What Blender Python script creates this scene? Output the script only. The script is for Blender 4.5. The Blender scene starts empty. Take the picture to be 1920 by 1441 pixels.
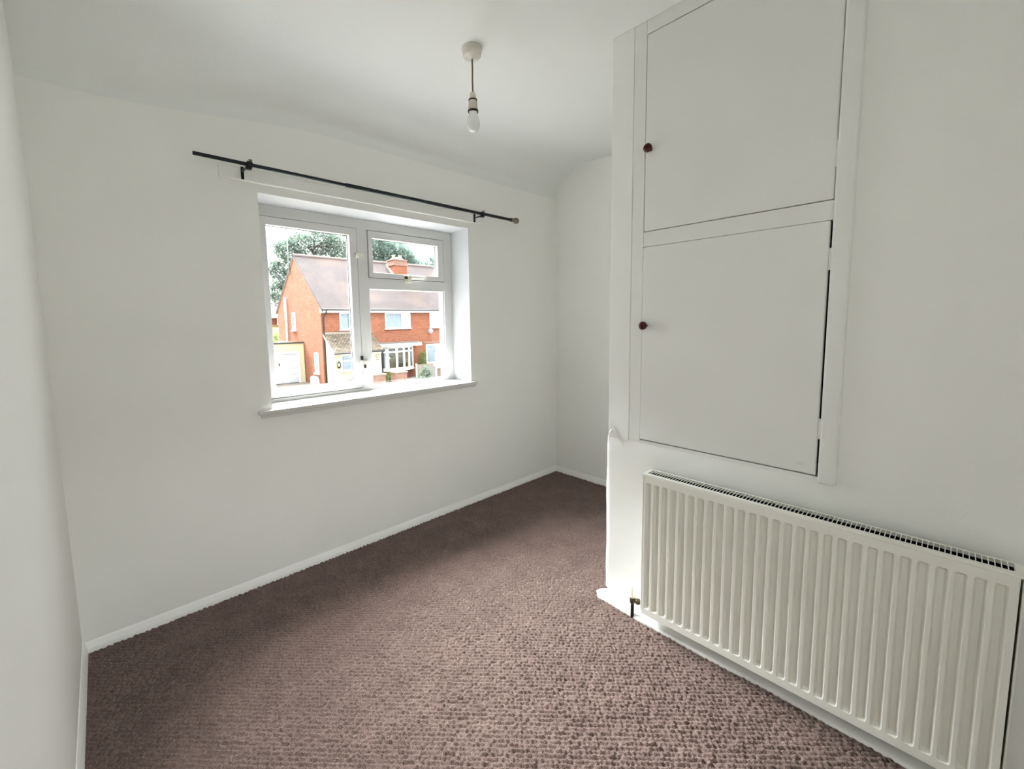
import bpy, math, random
import numpy as np
from mathutils import Vector, Matrix

S = bpy.context.scene
C = S.collection
random.seed(7)

# ------------------------------------------------------------------ camera
F_PX, PX, PY = 801.53, 926.69, 680.47          # focal length and optical centre in pixels of the 1920 x 1441 frame
YAW, PITCH, ROLL = 0.8279, -0.1001, -0.0160
EYE = Vector((-2.733, -2.2196, 1.2618))
fw = Vector((math.cos(YAW)*math.cos(PITCH), math.sin(YAW)*math.cos(PITCH), math.sin(PITCH)))
rt = Vector((math.sin(YAW), -math.cos(YAW), 0.0))
up = rt.cross(fw)
c_, s_ = math.cos(ROLL), math.sin(ROLL)
rt, up = c_*rt + s_*up, -s_*rt + c_*up
cam_data = bpy.data.cameras.new('camera')
cam_data.sensor_fit = 'HORIZONTAL'
cam_data.sensor_width = 36.0
cam_data.lens = F_PX/1920*36
cam_data.shift_x = (960 - PX)/1920
cam_data.shift_y = (PY - 720.5)/1920
cam_data.clip_start = 0.02
cam_data.clip_end = 500
cam = bpy.data.objects.new('camera', cam_data)
C.objects.link(cam)
cam.matrix_world = Matrix(((rt.x, up.x, -fw.x, EYE.x), (rt.y, up.y, -fw.y, EYE.y), (rt.z, up.z, -fw.z, EYE.z), (0, 0, 0, 1)))
S.camera = cam

# ------------------------------------------------------------------ sky, sun, exposure
world = bpy.data.worlds.new('overcast_sky')
S.world = world
world.use_nodes = True
wn, wl = world.node_tree.nodes, world.node_tree.links
bg = wn['Background']
tc = wn.new('ShaderNodeTexCoord')
sep = wn.new('ShaderNodeSeparateXYZ')
wl.new(tc.outputs['Generated'], sep.inputs[0])
ramp = wn.new('ShaderNodeMapRange')           # overcast: brighter towards the zenith all round
ramp.inputs['From Min'].default_value = 0.0
ramp.inputs['From Max'].default_value = 1.0
ramp.inputs['To Min'].default_value = 1.0
ramp.inputs['To Max'].default_value = 2.2
wl.new(sep.outputs['Z'], ramp.inputs['Value'])
mul = wn.new('ShaderNodeMath'); mul.operation = 'MULTIPLY'
SKY = 1.7
mul.inputs[1].default_value = SKY
wl.new(ramp.outputs['Result'], mul.inputs[0])
wl.new(mul.outputs[0], bg.inputs['Strength'])
bg.inputs['Color'].default_value = (0.93, 0.985, 1.0, 1)

sun_data = bpy.data.lights.new('hazy_sun', 'SUN')
sun_data.energy = 23.0
sun_data.angle = math.radians(50)
sun_data.color = (0.95, 0.985, 1.0)
sun = bpy.data.objects.new('hazy_sun', sun_data)
C.objects.link(sun)
sun.rotation_euler = Vector((-0.045, -1.0, -1.20)).to_track_quat('-Z', 'Y').to_euler()

fill_data = bpy.data.lights.new('fill_lamp', 'AREA')   # unseen lamp added behind the camera to brighten the room
fill_data.shape = 'DISK'
fill_data.size = 0.35
fill_data.energy = 12.5
fill_data.color = (0.95, 0.99, 1.0)
fill = bpy.data.objects.new('fill_lamp', fill_data)
C.objects.link(fill)
fill.location = (-2.2, -3.55, 2.30)

vs = S.view_settings
S.display_settings.display_device = 'sRGB'
vs.view_transform = 'Standard'
vs.look = 'None'
vs.gamma = 1.0
vs.use_curve_mapping = False
vs.exposure = 1.52
S.cycles.max_bounces = 16
S.cycles.diffuse_bounces = 12
S.cycles.transparent_max_bounces = 24

# ------------------------------------------------------------------ helpers
def lin(r, g, b):
    f = lambda v: (v/255/12.92) if v/255 <= 0.04045 else ((v/255 + 0.055)/1.055)**2.4
    return (f(r), f(g), f(b), 1.0)

def mat(name, col, rough=0.6, metal=0.0, spec=0.4, var=0.0, vscale=3.0, bump=0.0, bscale=60.0, detail=3.0, coat=0.0):
    m = bpy.data.materials.new(name)
    m.use_nodes = True
    n, l = m.node_tree.nodes, m.node_tree.links
    p = n['Principled BSDF']
    p.inputs['Base Color'].default_value = col
    p.inputs['Roughness'].default_value = rough
    p.inputs['Metallic'].default_value = metal
    p.inputs['Specular IOR Level'].default_value = spec
    p.inputs['Coat Weight'].default_value = coat
    t = n.new('ShaderNodeNewGeometry')
    if var > 0:
        nz = n.new('ShaderNodeTexNoise'); nz.inputs['Scale'].default_value = vscale; nz.inputs['Detail'].default_value = detail
        l.new(t.outputs['Position'], nz.inputs['Vector'])
        mr = n.new('ShaderNodeMapRange'); mr.inputs['From Min'].default_value = 0.3; mr.inputs['From Max'].default_value = 0.7
        mr.inputs['To Min'].default_value = 1 - var; mr.inputs['To Max'].default_value = 1 + var
        l.new(nz.outputs['Fac'], mr.inputs['Value'])
        hs = n.new('ShaderNodeHueSaturation'); hs.inputs['Color'].default_value = col
        l.new(mr.outputs['Result'], hs.inputs['Value'])
        l.new(hs.outputs['Color'], p.inputs['Base Color'])
    if bump > 0:
        nb = n.new('ShaderNodeTexNoise'); nb.inputs['Scale'].default_value = bscale; nb.inputs['Detail'].default_value = 4
        l.new(t.outputs['Position'], nb.inputs['Vector'])
        b = n.new('ShaderNodeBump'); b.inputs['Strength'].default_value = bump; b.inputs['Distance'].default_value = 0.004
        l.new(nb.outputs['Fac'], b.inputs['Height'])
        l.new(b.outputs['Normal'], p.inputs['Normal'])
    return m

def brick_mat(name, c1, c2, mortar, w, h, gap, rough=0.85, offset=0.5, mottle=0.25, mscale=0.6, bump=0.5, blotch=None):
    m = bpy.data.materials.new(name)
    m.use_nodes = True
    n, l = m.node_tree.nodes, m.node_tree.links
    p = n['Principled BSDF']
    p.inputs['Roughness'].default_value = rough
    p.inputs['Specular IOR Level'].default_value = 0.2
    uv = n.new('ShaderNodeUVMap')
    br = n.new('ShaderNodeTexBrick')
    br.offset = offset
    br.inputs['Color1'].default_value = c1; br.inputs['Color2'].default_value = c2; br.inputs['Mortar'].default_value = mortar
    br.inputs['Scale'].default_value = 1.0
    br.inputs['Brick Width'].default_value = w; br.inputs['Row Height'].default_value = h
    br.inputs['Mortar Size'].default_value = gap; br.inputs['Mortar Smooth'].default_value = 0.2
    l.new(uv.outputs['UV'], br.inputs['Vector'])
    nz = n.new('ShaderNodeTexNoise'); nz.inputs['Scale'].default_value = mscale; nz.inputs['Detail'].default_value = 6
    nz.inputs['Roughness'].default_value = 0.65
    l.new(uv.outputs['UV'], nz.inputs['Vector'])
    mr = n.new('ShaderNodeMapRange'); mr.inputs['From Min'].default_value = 0.3; mr.inputs['From Max'].default_value = 0.7
    mr.inputs['To Min'].default_value = 1 - mottle; mr.inputs['To Max'].default_value = 1 + mottle
    l.new(nz.outputs['Fac'], mr.inputs['Value'])
    hs = n.new('ShaderNodeHueSaturation')
    l.new(br.outputs['Color'], hs.inputs['Color'])
    l.new(mr.outputs['Result'], hs.inputs['Value'])
    out = hs.outputs['Color']
    if blotch:
        nb = n.new('ShaderNodeTexNoise'); nb.inputs['Scale'].default_value = blotch[1]; nb.inputs['Detail'].default_value = 5
        l.new(uv.outputs['UV'], nb.inputs['Vector'])
        r2 = n.new('ShaderNodeMapRange'); r2.inputs['From Min'].default_value = 0.5; r2.inputs['From Max'].default_value = 0.66
        l.new(nb.outputs['Fac'], r2.inputs['Value'])
        mx = n.new('ShaderNodeMix'); mx.data_type = 'RGBA'
        l.new(r2.outputs['Result'], mx.inputs[0])
        l.new(out, mx.inputs[6]); mx.inputs[7].default_value = blotch[0]
        out = mx.outputs[2]
    l.new(out, p.inputs['Base Color'])
    b = n.new('ShaderNodeBump'); b.inputs['Strength'].default_value = bump; b.inputs['Distance'].default_value = 0.012
    l.new(br.outputs['Fac'], b.inputs['Height']); b.invert = True
    l.new(b.outputs['Normal'], p.inputs['Normal'])
    return m

def glass_mat(name, tint=(1, 1, 1, 1), gloss=1.45):
    m = bpy.data.materials.new(name)
    m.use_nodes = True
    n, l = m.node_tree.nodes, m.node_tree.links
    n.remove(n['Principled BSDF'])
    tr = n.new('ShaderNodeBsdfTransparent'); tr.inputs['Color'].default_value = tint
    gl = n.new('ShaderNodeBsdfGlossy'); gl.inputs['Roughness'].default_value = 0.02
    lw = n.new('ShaderNodeLayerWeight'); lw.inputs['Blend'].default_value = 0.5     # Schlick, the same from both sides
    pw = n.new('ShaderNodeMath'); pw.operation = 'POWER'; pw.inputs[1].default_value = 5.0
    fr = n.new('ShaderNodeMath'); fr.operation = 'MULTIPLY_ADD'; fr.inputs[1].default_value = 0.96; fr.inputs[2].default_value = 0.035
    l.new(lw.outputs['Facing'], pw.inputs[0]); l.new(pw.outputs[0], fr.inputs[0])
    mx = n.new('ShaderNodeMixShader')
    l.new(fr.outputs[0], mx.inputs[0]); l.new(tr.outputs[0], mx.inputs[1]); l.new(gl.outputs[0], mx.inputs[2])
    l.new(mx.outputs[0], n['Material Output'].inputs['Surface'])
    return m

ORG = {}
def origin(o):
    return ORG.get(o.name, Vector((0, 0, 0))) if o else Vector((0, 0, 0))

def tag(o, label=None, cat=None, group=None, kind=None):
    if label: o['label'] = label
    if cat: o['category'] = cat
    if group: o['group'] = group
    if kind: o['kind'] = kind
    return o

def empty(name, loc, label=None, cat=None, group=None, kind=None):
    o = bpy.data.objects.new(name, None)
    C.objects.link(o)
    o.location = loc
    o.empty_display_size = 0.1
    ORG[o.name] = Vector(loc)
    return tag(o, label, cat, group, kind)

class MB:
    """collects quads, boxes, tubes and turned shapes in world coordinates; build() links them as one mesh object"""
    def __init__(s):
        s.v, s.f, s.sm = [], [], []
    def add(s, vs, fs, smooth=False):
        k = len(s.v)
        s.v += [tuple(p) for p in vs]
        for f in fs:
            s.f.append(tuple(i + k for i in f)); s.sm.append(smooth)
        return s
    def box(s, x0, x1, y0, y1, z0, z1):
        x0, x1 = min(x0, x1), max(x0, x1); y0, y1 = min(y0, y1), max(y0, y1); z0, z1 = min(z0, z1), max(z0, z1)
        return s.add([(x0, y0, z0), (x1, y0, z0), (x1, y1, z0), (x0, y1, z0), (x0, y0, z1), (x1, y0, z1), (x1, y1, z1), (x0, y1, z1)],
              [(0, 3, 2, 1), (4, 5, 6, 7), (0, 1, 5, 4), (1, 2, 6, 5), (2, 3, 7, 6), (3, 0, 4, 7)])
    def quad(s, a, b, c, d):
        return s.add([a, b, c, d], [(0, 1, 2, 3)])
    def prism(s, poly, vec):
        n = len(poly); vec = Vector(vec)
        vs_ = [Vector(p) for p in poly] + [Vector(p) + vec for p in poly]
        fs = [tuple(range(n))[::-1], tuple(range(n, 2*n))] + [(i, (i+1) % n, n+(i+1) % n, n+i) for i in range(n)]
        return s.add(vs_, fs)
    def lathe(s, prof, centre, axis=(0, 0, 1), n=24):
        ax = Vector(axis).normalized()
        q = Vector((0, 0, 1)).rotation_difference(ax)
        vs_, fs = [], []
        m = len(prof)
        for i in range(n):
            a = 2*math.pi*i/n
            for r, h in prof:
                vs_.append(q @ Vector((max(r, 1e-5)*math.cos(a), max(r, 1e-5)*math.sin(a), h)) + Vector(centre))
        for i in range(n):
            j = (i+1) % n
            for k in range(m-1):
                fs.append((i*m+k, j*m+k, j*m+k+1, i*m+k+1))
        return s.add(vs_, fs, True)
    def tube(s, path, r, n=10, cap=True):
        P = [Vector(p) for p in path]
        R = r if isinstance(r, (list, tuple)) else [r]*len(P)
        vs_, fs = [], []
        ref = None
        for i, p in enumerate(P):
            d = ((P[min(i+1, len(P)-1)] - P[max(i-1, 0)])).normalized()
            if ref is None:
                ref = d.orthogonal().normalized()
            ref = (ref - d*ref.dot(d)).normalized()
            b = d.cross(ref)
            for k in range(n):
                a = 2*math.pi*k/n
                vs_.append(p + R[i]*(math.cos(a)*ref + math.sin(a)*b))
        for i in range(len(P)-1):
            for k in range(n):
                fs.append((i*n+k, i*n+(k+1) % n, (i+1)*n+(k+1) % n, (i+1)*n+k))
        s.add(vs_, fs, True)
        if cap:
            k0 = len(s.v) - len(vs_)
            s.f.append(tuple(k0+i for i in range(n))[::-1]); s.sm.append(False)
            s.f.append(tuple(k0+(len(P)-1)*n+i for i in range(n))); s.sm.append(False)
        return s
    def pierced(s, xs, zs, holes, y0, y1):          # a slab in the x-z plane with whole grid cells left out: no seams on its face
        nx, nz, idx = len(xs)-1, len(zs)-1, {}
        solid = lambda i, j: 0 <= i < nx and 0 <= j < nz and (i, j) not in holes
        def V(i, j, k):
            if (i, j, k) not in idx:
                idx[(i, j, k)] = len(s.v); s.v.append((xs[i], (y0, y1)[k], zs[j]))
            return idx[(i, j, k)]
        def F(*q):
            s.f.append(q); s.sm.append(False)
        for i in range(nx):
            for j in range(nz):
                if not solid(i, j): continue
                F(V(i, j, 0), V(i+1, j, 0), V(i+1, j+1, 0), V(i, j+1, 0))
                F(V(i, j, 1), V(i, j+1, 1), V(i+1, j+1, 1), V(i+1, j, 1))
                if not solid(i-1, j): F(V(i, j, 0), V(i, j+1, 0), V(i, j+1, 1), V(i, j, 1))
                if not solid(i+1, j): F(V(i+1, j, 0), V(i+1, j, 1), V(i+1, j+1, 1), V(i+1, j+1, 0))
                if not solid(i, j-1): F(V(i, j, 0), V(i, j, 1), V(i+1, j, 1), V(i+1, j, 0))
                if not solid(i, j+1): F(V(i, j+1, 0), V(i+1, j+1, 0), V(i+1, j+1, 1), V(i, j+1, 1))
        return s
    def grid(s, pts):                               # pts[i][j]
        a, b = len(pts), len(pts[0])
        return s.add([p for row in pts for p in row], [(i*b+j, (i+1)*b+j, (i+1)*b+j+1, i*b+j+1) for i in range(a-1) for j in range(b-1)], True)
    def build(s, name, m, parent=None, bevel=0.0, seg=2, org=None, smooth=None):
        V = [Vector(p) for p in s.v]
        if org is None:
            xs, ys, zs = [p.x for p in V], [p.y for p in V], [p.z for p in V]
            org = Vector(((min(xs)+max(xs))/2, (min(ys)+max(ys))/2, min(zs)))
        org = Vector(org)
        me = bpy.data.meshes.new(name)
        me.from_pydata([p - org for p in V], [], s.f)
        me.update()
        me.polygons.foreach_set('use_smooth', s.sm if smooth is None else [smooth]*len(s.f))
        uvl = me.uv_layers.new(name='UVMap')
        for pl in me.polygons:                      # planar metres: along the face and up it
            nx, ny, nz = pl.normal
            for li in pl.loop_indices:
                w = V[me.loops[li].vertex_index]
                if abs(nx) > abs(ny) and abs(nx) > 0.8: u = (w.y, w.z)
                elif abs(ny) > 0.8: u = (w.x, w.z)
                elif abs(nz) > 0.97: u = (w.x, w.y)
                elif abs(ny) >= abs(nx): u = (w.x, w.z/max(1e-3, math.sqrt(1-nz*nz)))
                else: u = (w.y, w.z/max(1e-3, math.sqrt(1-nz*nz)))
                uvl.data[li].uv = u
        me.materials.append(m)
        o = bpy.data.objects.new(name, me)
        C.objects.link(o)
        o.location = org - origin(parent)
        if parent: o.parent = parent
        ORG[o.name] = org
        if bevel > 0:
            b = o.modifiers.new('soft_edges', 'BEVEL'); b.width = bevel; b.segments = seg; b.limit_method = 'ANGLE'; b.angle_limit = math.radians(40)
            b.harden_normals = False
        return o

def copy_part(o, at, parent):
    """a copy of a part that shares its mesh, moved to a world position"""
    c = o.copy(); C.objects.link(c)
    c.parent = parent
    c.location = Vector(at) - origin(parent)
    ORG[c.name] = Vector(at)
    return c

# ------------------------------------------------------------------ materials of the room
M_wall = mat('matt_white_emulsion', lin(236, 236, 233), 0.75, spec=0.25, var=0.012, vscale=1.7, bump=0.10, bscale=180)
M_ceil = mat('ceiling_emulsion', lin(229, 231, 229), 0.8, spec=0.2, var=0.01, vscale=1.2, bump=0.12, bscale=120)
M_gloss = mat('white_gloss_paint', lin(207, 207, 205), 0.32, spec=0.5, bump=0.05, bscale=30)
M_trimw = mat('white_satin_trim', lin(245, 246, 244), 0.42, spec=0.45, bump=0.06, bscale=50)
M_cup = mat('cupboard_satin_paint', lin(229, 229, 226), 0.5, spec=0.35, var=0.01, vscale=4, bump=0.06, bscale=70)
M_paper = mat('painted_lining_paper', lin(236, 236, 233), 0.75, spec=0.25, var=0.012, vscale=1.7, bump=0.25, bscale=22)
M_rad = mat('cream_white_radiator_enamel', lin(228, 228, 220), 0.38, spec=0.5, var=0.008, vscale=9)
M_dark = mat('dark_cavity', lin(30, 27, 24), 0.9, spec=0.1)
M_fin_shade = mat('fin_and_slot_shade', lin(9, 9, 9), 0.9, spec=0.05)  # black on fins and slot sheet paints the shade inside the radiator
M_pole = mat('black_chrome_pole', lin(52, 58, 60), 0.28, metal=0.85)
M_finial = mat('antique_nickel', lin(130, 122, 108), 0.35, metal=0.8)
M_red = mat('dark_red_knob', lin(66, 5, 10), 0.3, spec=0.35)
M_rose = mat('aged_white_plastic', lin(222, 216, 208), 0.4, spec=0.4)
M_holder = mat('aged_cream_plastic', lin(205, 198, 186), 0.4, spec=0.4)
M_ring = mat('dark_joint', lin(45, 38, 32), 0.6)
M_flex = mat('brown_flex', lin(128, 112, 92), 0.55)
M_bulb = mat('opal_bulb', lin(236, 238, 236), 0.18, spec=0.5)
M_brass = mat('dull_brass', lin(92, 84, 66), 0.4, metal=0.8)
M_pipe = mat('dark_copper_pipe', lin(30, 26, 24), 0.45, metal=0.3)
M_cap = mat('ivory_valve_cap', lin(238, 234, 220), 0.35)
M_hand = mat('cream_window_handle', lin(226, 224, 212), 0.35)
M_glass = glass_mat('window_glass')
M_rubber_shade = mat('black_rubber_and_gap_shade', lin(28, 28, 28), 0.7)  # rubber parts, and the painted shade in the sash gaps

# carpet: brown wool loops, lighter tips and darker roots by colour noise
M_carpet = bpy.data.materials.new('brown_loop_carpet')
M_carpet.use_nodes = True
_n, _l = M_carpet.node_tree.nodes, M_carpet.node_tree.links
_p = _n['Principled BSDF']
_p.inputs['Roughness'].default_value = 0.95
_p.inputs['Specular IOR Level'].default_value = 0.08
_p.inputs['Sheen Weight'].default_value = 0.15
_p.inputs['Sheen Roughness'].default_value = 0.5
_g = _n.new('ShaderNodeNewGeometry')
_a = _n.new('ShaderNodeTexNoise'); _a.inputs['Scale'].default_value = 420; _a.inputs['Detail'].default_value = 2
_l.new(_g.outputs['Position'], _a.inputs['Vector'])
_r = _n.new('ShaderNodeValToRGB')
_r.color_ramp.elements[0].position = 0.3; _r.color_ramp.elements[0].color = lin(70, 53, 48)
_r.color_ramp.elements[1].position = 0.72; _r.color_ramp.elements[1].color = lin(140, 121, 113)
_l.new(_a.outputs['Fac'], _r.inputs[0])
_b2 = _n.new('ShaderNodeTexNoise'); _b2.inputs['Scale'].default_value = 9; _b2.inputs['Detail'].default_value = 3
_l.new(_g.outputs['Position'], _b2.inputs['Vector'])
_m2 = _n.new('ShaderNodeMapRange'); _m2.inputs['From Min'].default_value = 0.3; _m2.inputs['From Max'].default_value = 0.7
_m2.inputs['To Min'].default_value = 0.86; _m2.inputs['To Max'].default_value = 1.12
_l.new(_b2.outputs['Fac'], _m2.inputs['Value'])
_h = _n.new('ShaderNodeHueSaturation')
_l.new(_r.outputs['Color'], _h.inputs['Color']); _l.new(_m2.outputs['Result'], _h.inputs['Value'])
_l.new(_h.outputs['Color'], _p.inputs['Base Color'])
_bu = _n.new('ShaderNodeBump'); _bu.inputs['Strength'].default_value = 0.5; _bu.inputs['Distance'].default_value = 0.002
_l.new(_a.outputs['Fac'], _bu.inputs['Height']); _l.new(_bu.outputs['Normal'], _p.inputs['Normal'])

# ------------------------------------------------------------------ room shell
XL, XR, YB, H = -2.878, 0.0, -2.78, 2.40         # left wall, alcove wall, wall behind the camera, ceiling
XC, YC = -1.085, -1.182                          # face and corner of the boxed-in cupboard wall
WX0, WX1, WZ0, WZ1 = -2.149, -0.902, 0.847, 1.863  # window opening
YF = 0.20                                        # face of the window frame

def struct(o, label, cat):
    return tag(o, label, cat, kind='structure')

m = MB()
xs, zs = [XL-0.12, WX0, WX1, XR+0.12], [-0.12, WZ0, WZ1, H+0.1]
for y, flip in ((0.008, False), (0.32, True)):
    for i in range(3):
        for j in range(3):
            if i == 1 and j == 1: continue
            q = [(xs[i], y, zs[j]), (xs[i+1], y, zs[j]), (xs[i+1], y, zs[j+1]), (xs[i], y, zs[j+1])]
            m.quad(*(q[::-1] if flip else q))
y0, y1 = 0.008, 0.32
m.quad((WX0, y0, WZ0), (WX0, y0, WZ1), (WX0, y1, WZ1), (WX0, y1, WZ0))
m.quad((WX1, y0, WZ1), (WX1, y0, WZ0), (WX1, y1, WZ0), (WX1, y1, WZ1))
m.quad((WX0, y0, WZ1), (WX1, y0, WZ1), (WX1, y1, WZ1), (WX0, y1, WZ1))
m.quad((WX1, y0, WZ0), (WX0, y0, WZ0), (WX0, y1, WZ0), (WX1, y1, WZ0))
a, b = XL-0.12, XR+0.12
for q in (((a, y0, -0.12), (a, y1, -0.12), (b, y1, -0.12), (b, y0, -0.12)), ((a, y0, H+0.1), (b, y0, H+0.1), (b, y1, H+0.1), (a, y1, H+0.1)),
          ((a, y0, -0.12), (a, y0, H+0.1), (a, y1, H+0.1), (a, y1, -0.12)), ((b, y0, -0.12), (b, y1, -0.12), (b, y1, H+0.1), (b, y0, H+0.1))):
    m.quad(*q)
wall_back = struct(m.build('wall_back', M_wall, smooth=False), 'white painted wall around the window', 'wall')

struct(MB().box(XL-0.12, XL, YB-0.12, 0.008, -0.12, H+0.1).build('wall_left', M_wall), 'white painted wall along the left edge, close to the camera', 'wall')
struct(MB().box(XR, XR+0.12, YC-0.3, 0.008, -0.12, H+0.1).build('wall_right', M_wall), 'short white end wall of the alcove beside the window wall', 'wall')
DX0, DX1, DZ = -2.80, -2.04, 2.0                  # unseen opening, added so the fill lamp shines into the room
YL = YB-1.25
m = MB()
m.box(XL-0.12, DX0, YB-0.12, YB, -0.12, H+0.1); m.box(DX1, 0.12, YB-0.12, YB, -0.12, H+0.1); m.box(DX0, DX1, YB-0.12, YB, DZ, H+0.1)
m.box(XL-0.12, XL, YL-0.1, YB-0.12, -0.12, H+0.1); m.box(-1.0, -0.9, YL-0.1, YB-0.12, -0.12, H+0.1); m.box(XL-0.12, -0.9, YL-0.1, YL, -0.12, H+0.1)
struct(m.build('wall_front', M_wall), 'white wall behind the camera with an added opening for the fill light', 'wall')

# bulkhead wall that carries the cupboard, with a cavity behind the two doors
OY0, OY1, OZ0, OZ1 = -1.944, -1.331, 0.748, 2.349
m = MB()
m.box(XC, -0.9, OY1, YC, -0.12, H+0.1)
m.box(XC, -0.9, YB, OY0, -0.12, H+0.1)
m.box(XC, -0.9, OY0, OY1, -0.12, OZ0)
m.box(XC, -0.9, OY0, OY1, OZ1, H+0.1)
m.box(-0.9, 0.0, YC-0.1, YC, -0.12, H+0.1)
bulk = struct(m.build('wall_bulkhead', M_wall), 'white boxed-out wall that holds the cupboard and radiator', 'wall')
MB().box(-0.93, -0.9, OY0, OY1, OZ0, OZ1).build('cavity_shade', M_dark, bulk)  # dark sheet paints the shade seen through the door gaps

# lining paper below the cupboard: uneven, slightly proud, rounded over the corner
def rnd2(a, b_, s=1.0):
    return (math.sin(a*7.3*s+b_*3.1*s) + math.sin(a*3.7*s-b_*8.9*s+1.3) + 0.6*math.sin(a*15.1*s+b_*13.7*s+0.7))/2.6
pts = []
for j in range(33):
    z = 0.02 + (0.735-0.02)*j/32
    row = [(XC+0.05, YC+0.010+0.003*rnd2(z, 0.3, 2), z), (XC+0.004, YC+0.011+0.004*rnd2(z, 0.2, 2), z), (XC-0.003, YC+0.007+0.003*rnd2(z, 0.1, 2), z)]
    for i in range(70):
        y = YC - 0.004 - (YC+2.08)*i/69
        e = min(1, (0.735-z)/0.03)*min(1, (69-i)/22)
        row.append((XC - 0.006*e - 0.0018*e*rnd2(y*1.6, z*1.6) - 0.0003, y, z))
    pts.append(row)
MB().grid(pts).build('lining_paper', M_paper, bulk, org=(XC, -2.0, 0.02))
# strip of paper on the corner left of the cupboard frame
MB().box(XC-0.004, XC, -1.279, YC+0.0015, 0.735, H).build('corner_strip', M_paper, bulk, bevel=0.002)
# torn, creased paper where the strip ends above the lower paper
m = MB()
def crease(p0, p1, w, h):
    p0, p1 = Vector(p0), Vector(p1)
    n_ = 9
    d = (p1-p0).normalized(); side = Vector((0, d.z, -d.y))
    rows = []
    for i in range(n_):
        t = i/(n_-1); k = math.sin(math.pi*min(1, t*0.9+0.1))**0.7
        c0 = p0.lerp(p1, t) + Vector((0, 0.002*math.sin(t*5), 0))
        rows.append([c0 + side*w*k*u + Vector((-h*k*v, 0, 0)) for u, v in ((-1, 0), (-0.35, 0.7), (0.05, 1.0), (0.35, 0.5), (1, 0))])
    m.grid(rows)
crease((XC-0.006, -1.185, 0.800), (XC-0.006, -1.216, 0.757), 0.006, 0.006)
crease((XC-0.006, -1.213, 0.783), (XC-0.006, -1.252, 0.705), 0.006, 0.007)
crease((XC-0.005, -1.203, 0.772), (XC-0.006, -1.181, 0.741), 0.005, 0.006)
m.build('creased_paper', M_paper, bulk)

# ceiling slab, with the sloping soffit strip that runs along the window wall
m = MB().box(XL-0.12, XR+0.12, YL-0.1, 0.32, H, H+0.1)
N = 40
rows = []
for i in range(N+1):
    x = XL-0.01 + (XR-XL+0.02)*i/N
    t = min(1, max(0, (x+2.75)/0.95)); t = t*t*(3-2*t)
    zt = 2.205 + 0.083*t
    d = 0.150 + 0.05*min(1, max(0, (x+1.0)))
    P = [Vector((x, 0.006, zt-0.09)), Vector((x, 0.006, zt)), Vector((x, -d, H-0.0001)), Vector((x, -d-0.14, H-0.0001))]
    for _ in range(4):
        Q = [P[0]]
        for k in range(len(P)-1):
            Q += [P[k].lerp(P[k+1], 0.25), P[k].lerp(P[k+1], 0.75)]
        P = Q + [P[-1]]
    rows.append(P)
m.grid(rows)
struct(m.build('ceiling', M_ceil), 'plain white ceiling with a sloping strip along the window wall', 'ceiling')

# floor: looped pile as real relief
step = 0.0037
px = np.arange(XL, XR+0.001, step); py = np.arange(-2.62, 0.012, step)
GX, GY = np.meshgrid(px, py, indexing='ij')
p_, q_ = 0.0142, 0.0142                             # loop spacing along a row and from row to row; rows run at 45 degrees to the walls
rng = np.random.default_rng(3)
cu, cv = ((GX-XL) - GY)*0.70711/p_ + 4, ((GX-XL) + GY)*0.70711/q_ + 150
nu, nv_ = int(cu.max())+6, int(cv.max())+6
ju, jv = rng.normal(0, 0.15, (nu, nv_)), rng.normal(0, 0.08, (nu, nv_))
jh = rng.uniform(0.62, 1.1, (nu, nv_))
ci, cj = np.floor(cu).astype(int), np.floor(cv).astype(int)
Hh = np.zeros_like(GX)
for di in (-1, 0, 1):
    for dj in (-1, 0, 1):
        ii = np.clip(ci+di, 0, nu-1); jj = np.clip(cj+dj, 0, nv_-1)
        ddu = (cu - (ii+0.5+ju[ii, jj] + 0.5*(jj % 2)*0.5))/0.58
        ddv = (cv - (jj+0.5+jv[ii, jj]))/0.47
        Hh = np.maximum(Hh, jh[ii, jj]*np.sqrt(np.clip(1-ddu*ddu-ddv*ddv, 0, 1)))
Z = -0.0085 + 0.0090*Hh + rng.normal(0, 0.0004, GX.shape)
nvx, nvy = GX.shape
V = np.stack([GX, GY, Z], -1).reshape(-1, 3).astype(np.float32)
I = np.arange(nvx*nvy).reshape(nvx, nvy)
Q = np.stack([I[:-1, :-1], I[1:, :-1], I[1:, 1:], I[:-1, 1:]], -1).reshape(-1, 4).astype(np.int32)
# slab below it and plain carpet behind the camera
ex = np.array([(XL-0.1, YL-0.1, -0.10), (0.1, YL-0.1, -0.10), (0.1, 0.3, -0.10), (XL-0.1, 0.3, -0.10),
               (XL-0.1, YL-0.1, -0.007), (0.1, YL-0.1, -0.007), (0.1, 0.3, -0.007), (XL-0.1, 0.3, -0.007),
               (XL, YL, 0.0), (XR, YL, 0.0), (XR, -2.62, 0.0), (XL, -2.62, 0.0)], np.float32)
k = len(V)
Q = np.concatenate([Q, np.array([(0, 3, 2, 1), (4, 5, 6, 7), (0, 1, 5, 4), (1, 2, 6, 5), (2, 3, 7, 6), (3, 0, 4, 7), (8, 9, 10, 11)], np.int32)+k])
V = np.concatenate([V, ex])
me = bpy.data.meshes.new('floor')
me.vertices.add(len(V)); me.vertices.foreach_set('co', V.ravel())
me.loops.add(Q.size); me.loops.foreach_set('vertex_index', Q.ravel())
me.polygons.add(len(Q)); me.polygons.foreach_set('loop_start', np.arange(0, Q.size, 4, dtype=np.int32))
me.update(calc_edges=True)
me.polygons.foreach_set('use_smooth', np.ones(len(Q), bool))
me.materials.append(M_carpet)
floor = bpy.data.objects.new('floor', me); C.objects.link(floor)
struct(floor, 'brown looped carpet covering the whole floor', 'floor')

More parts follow.
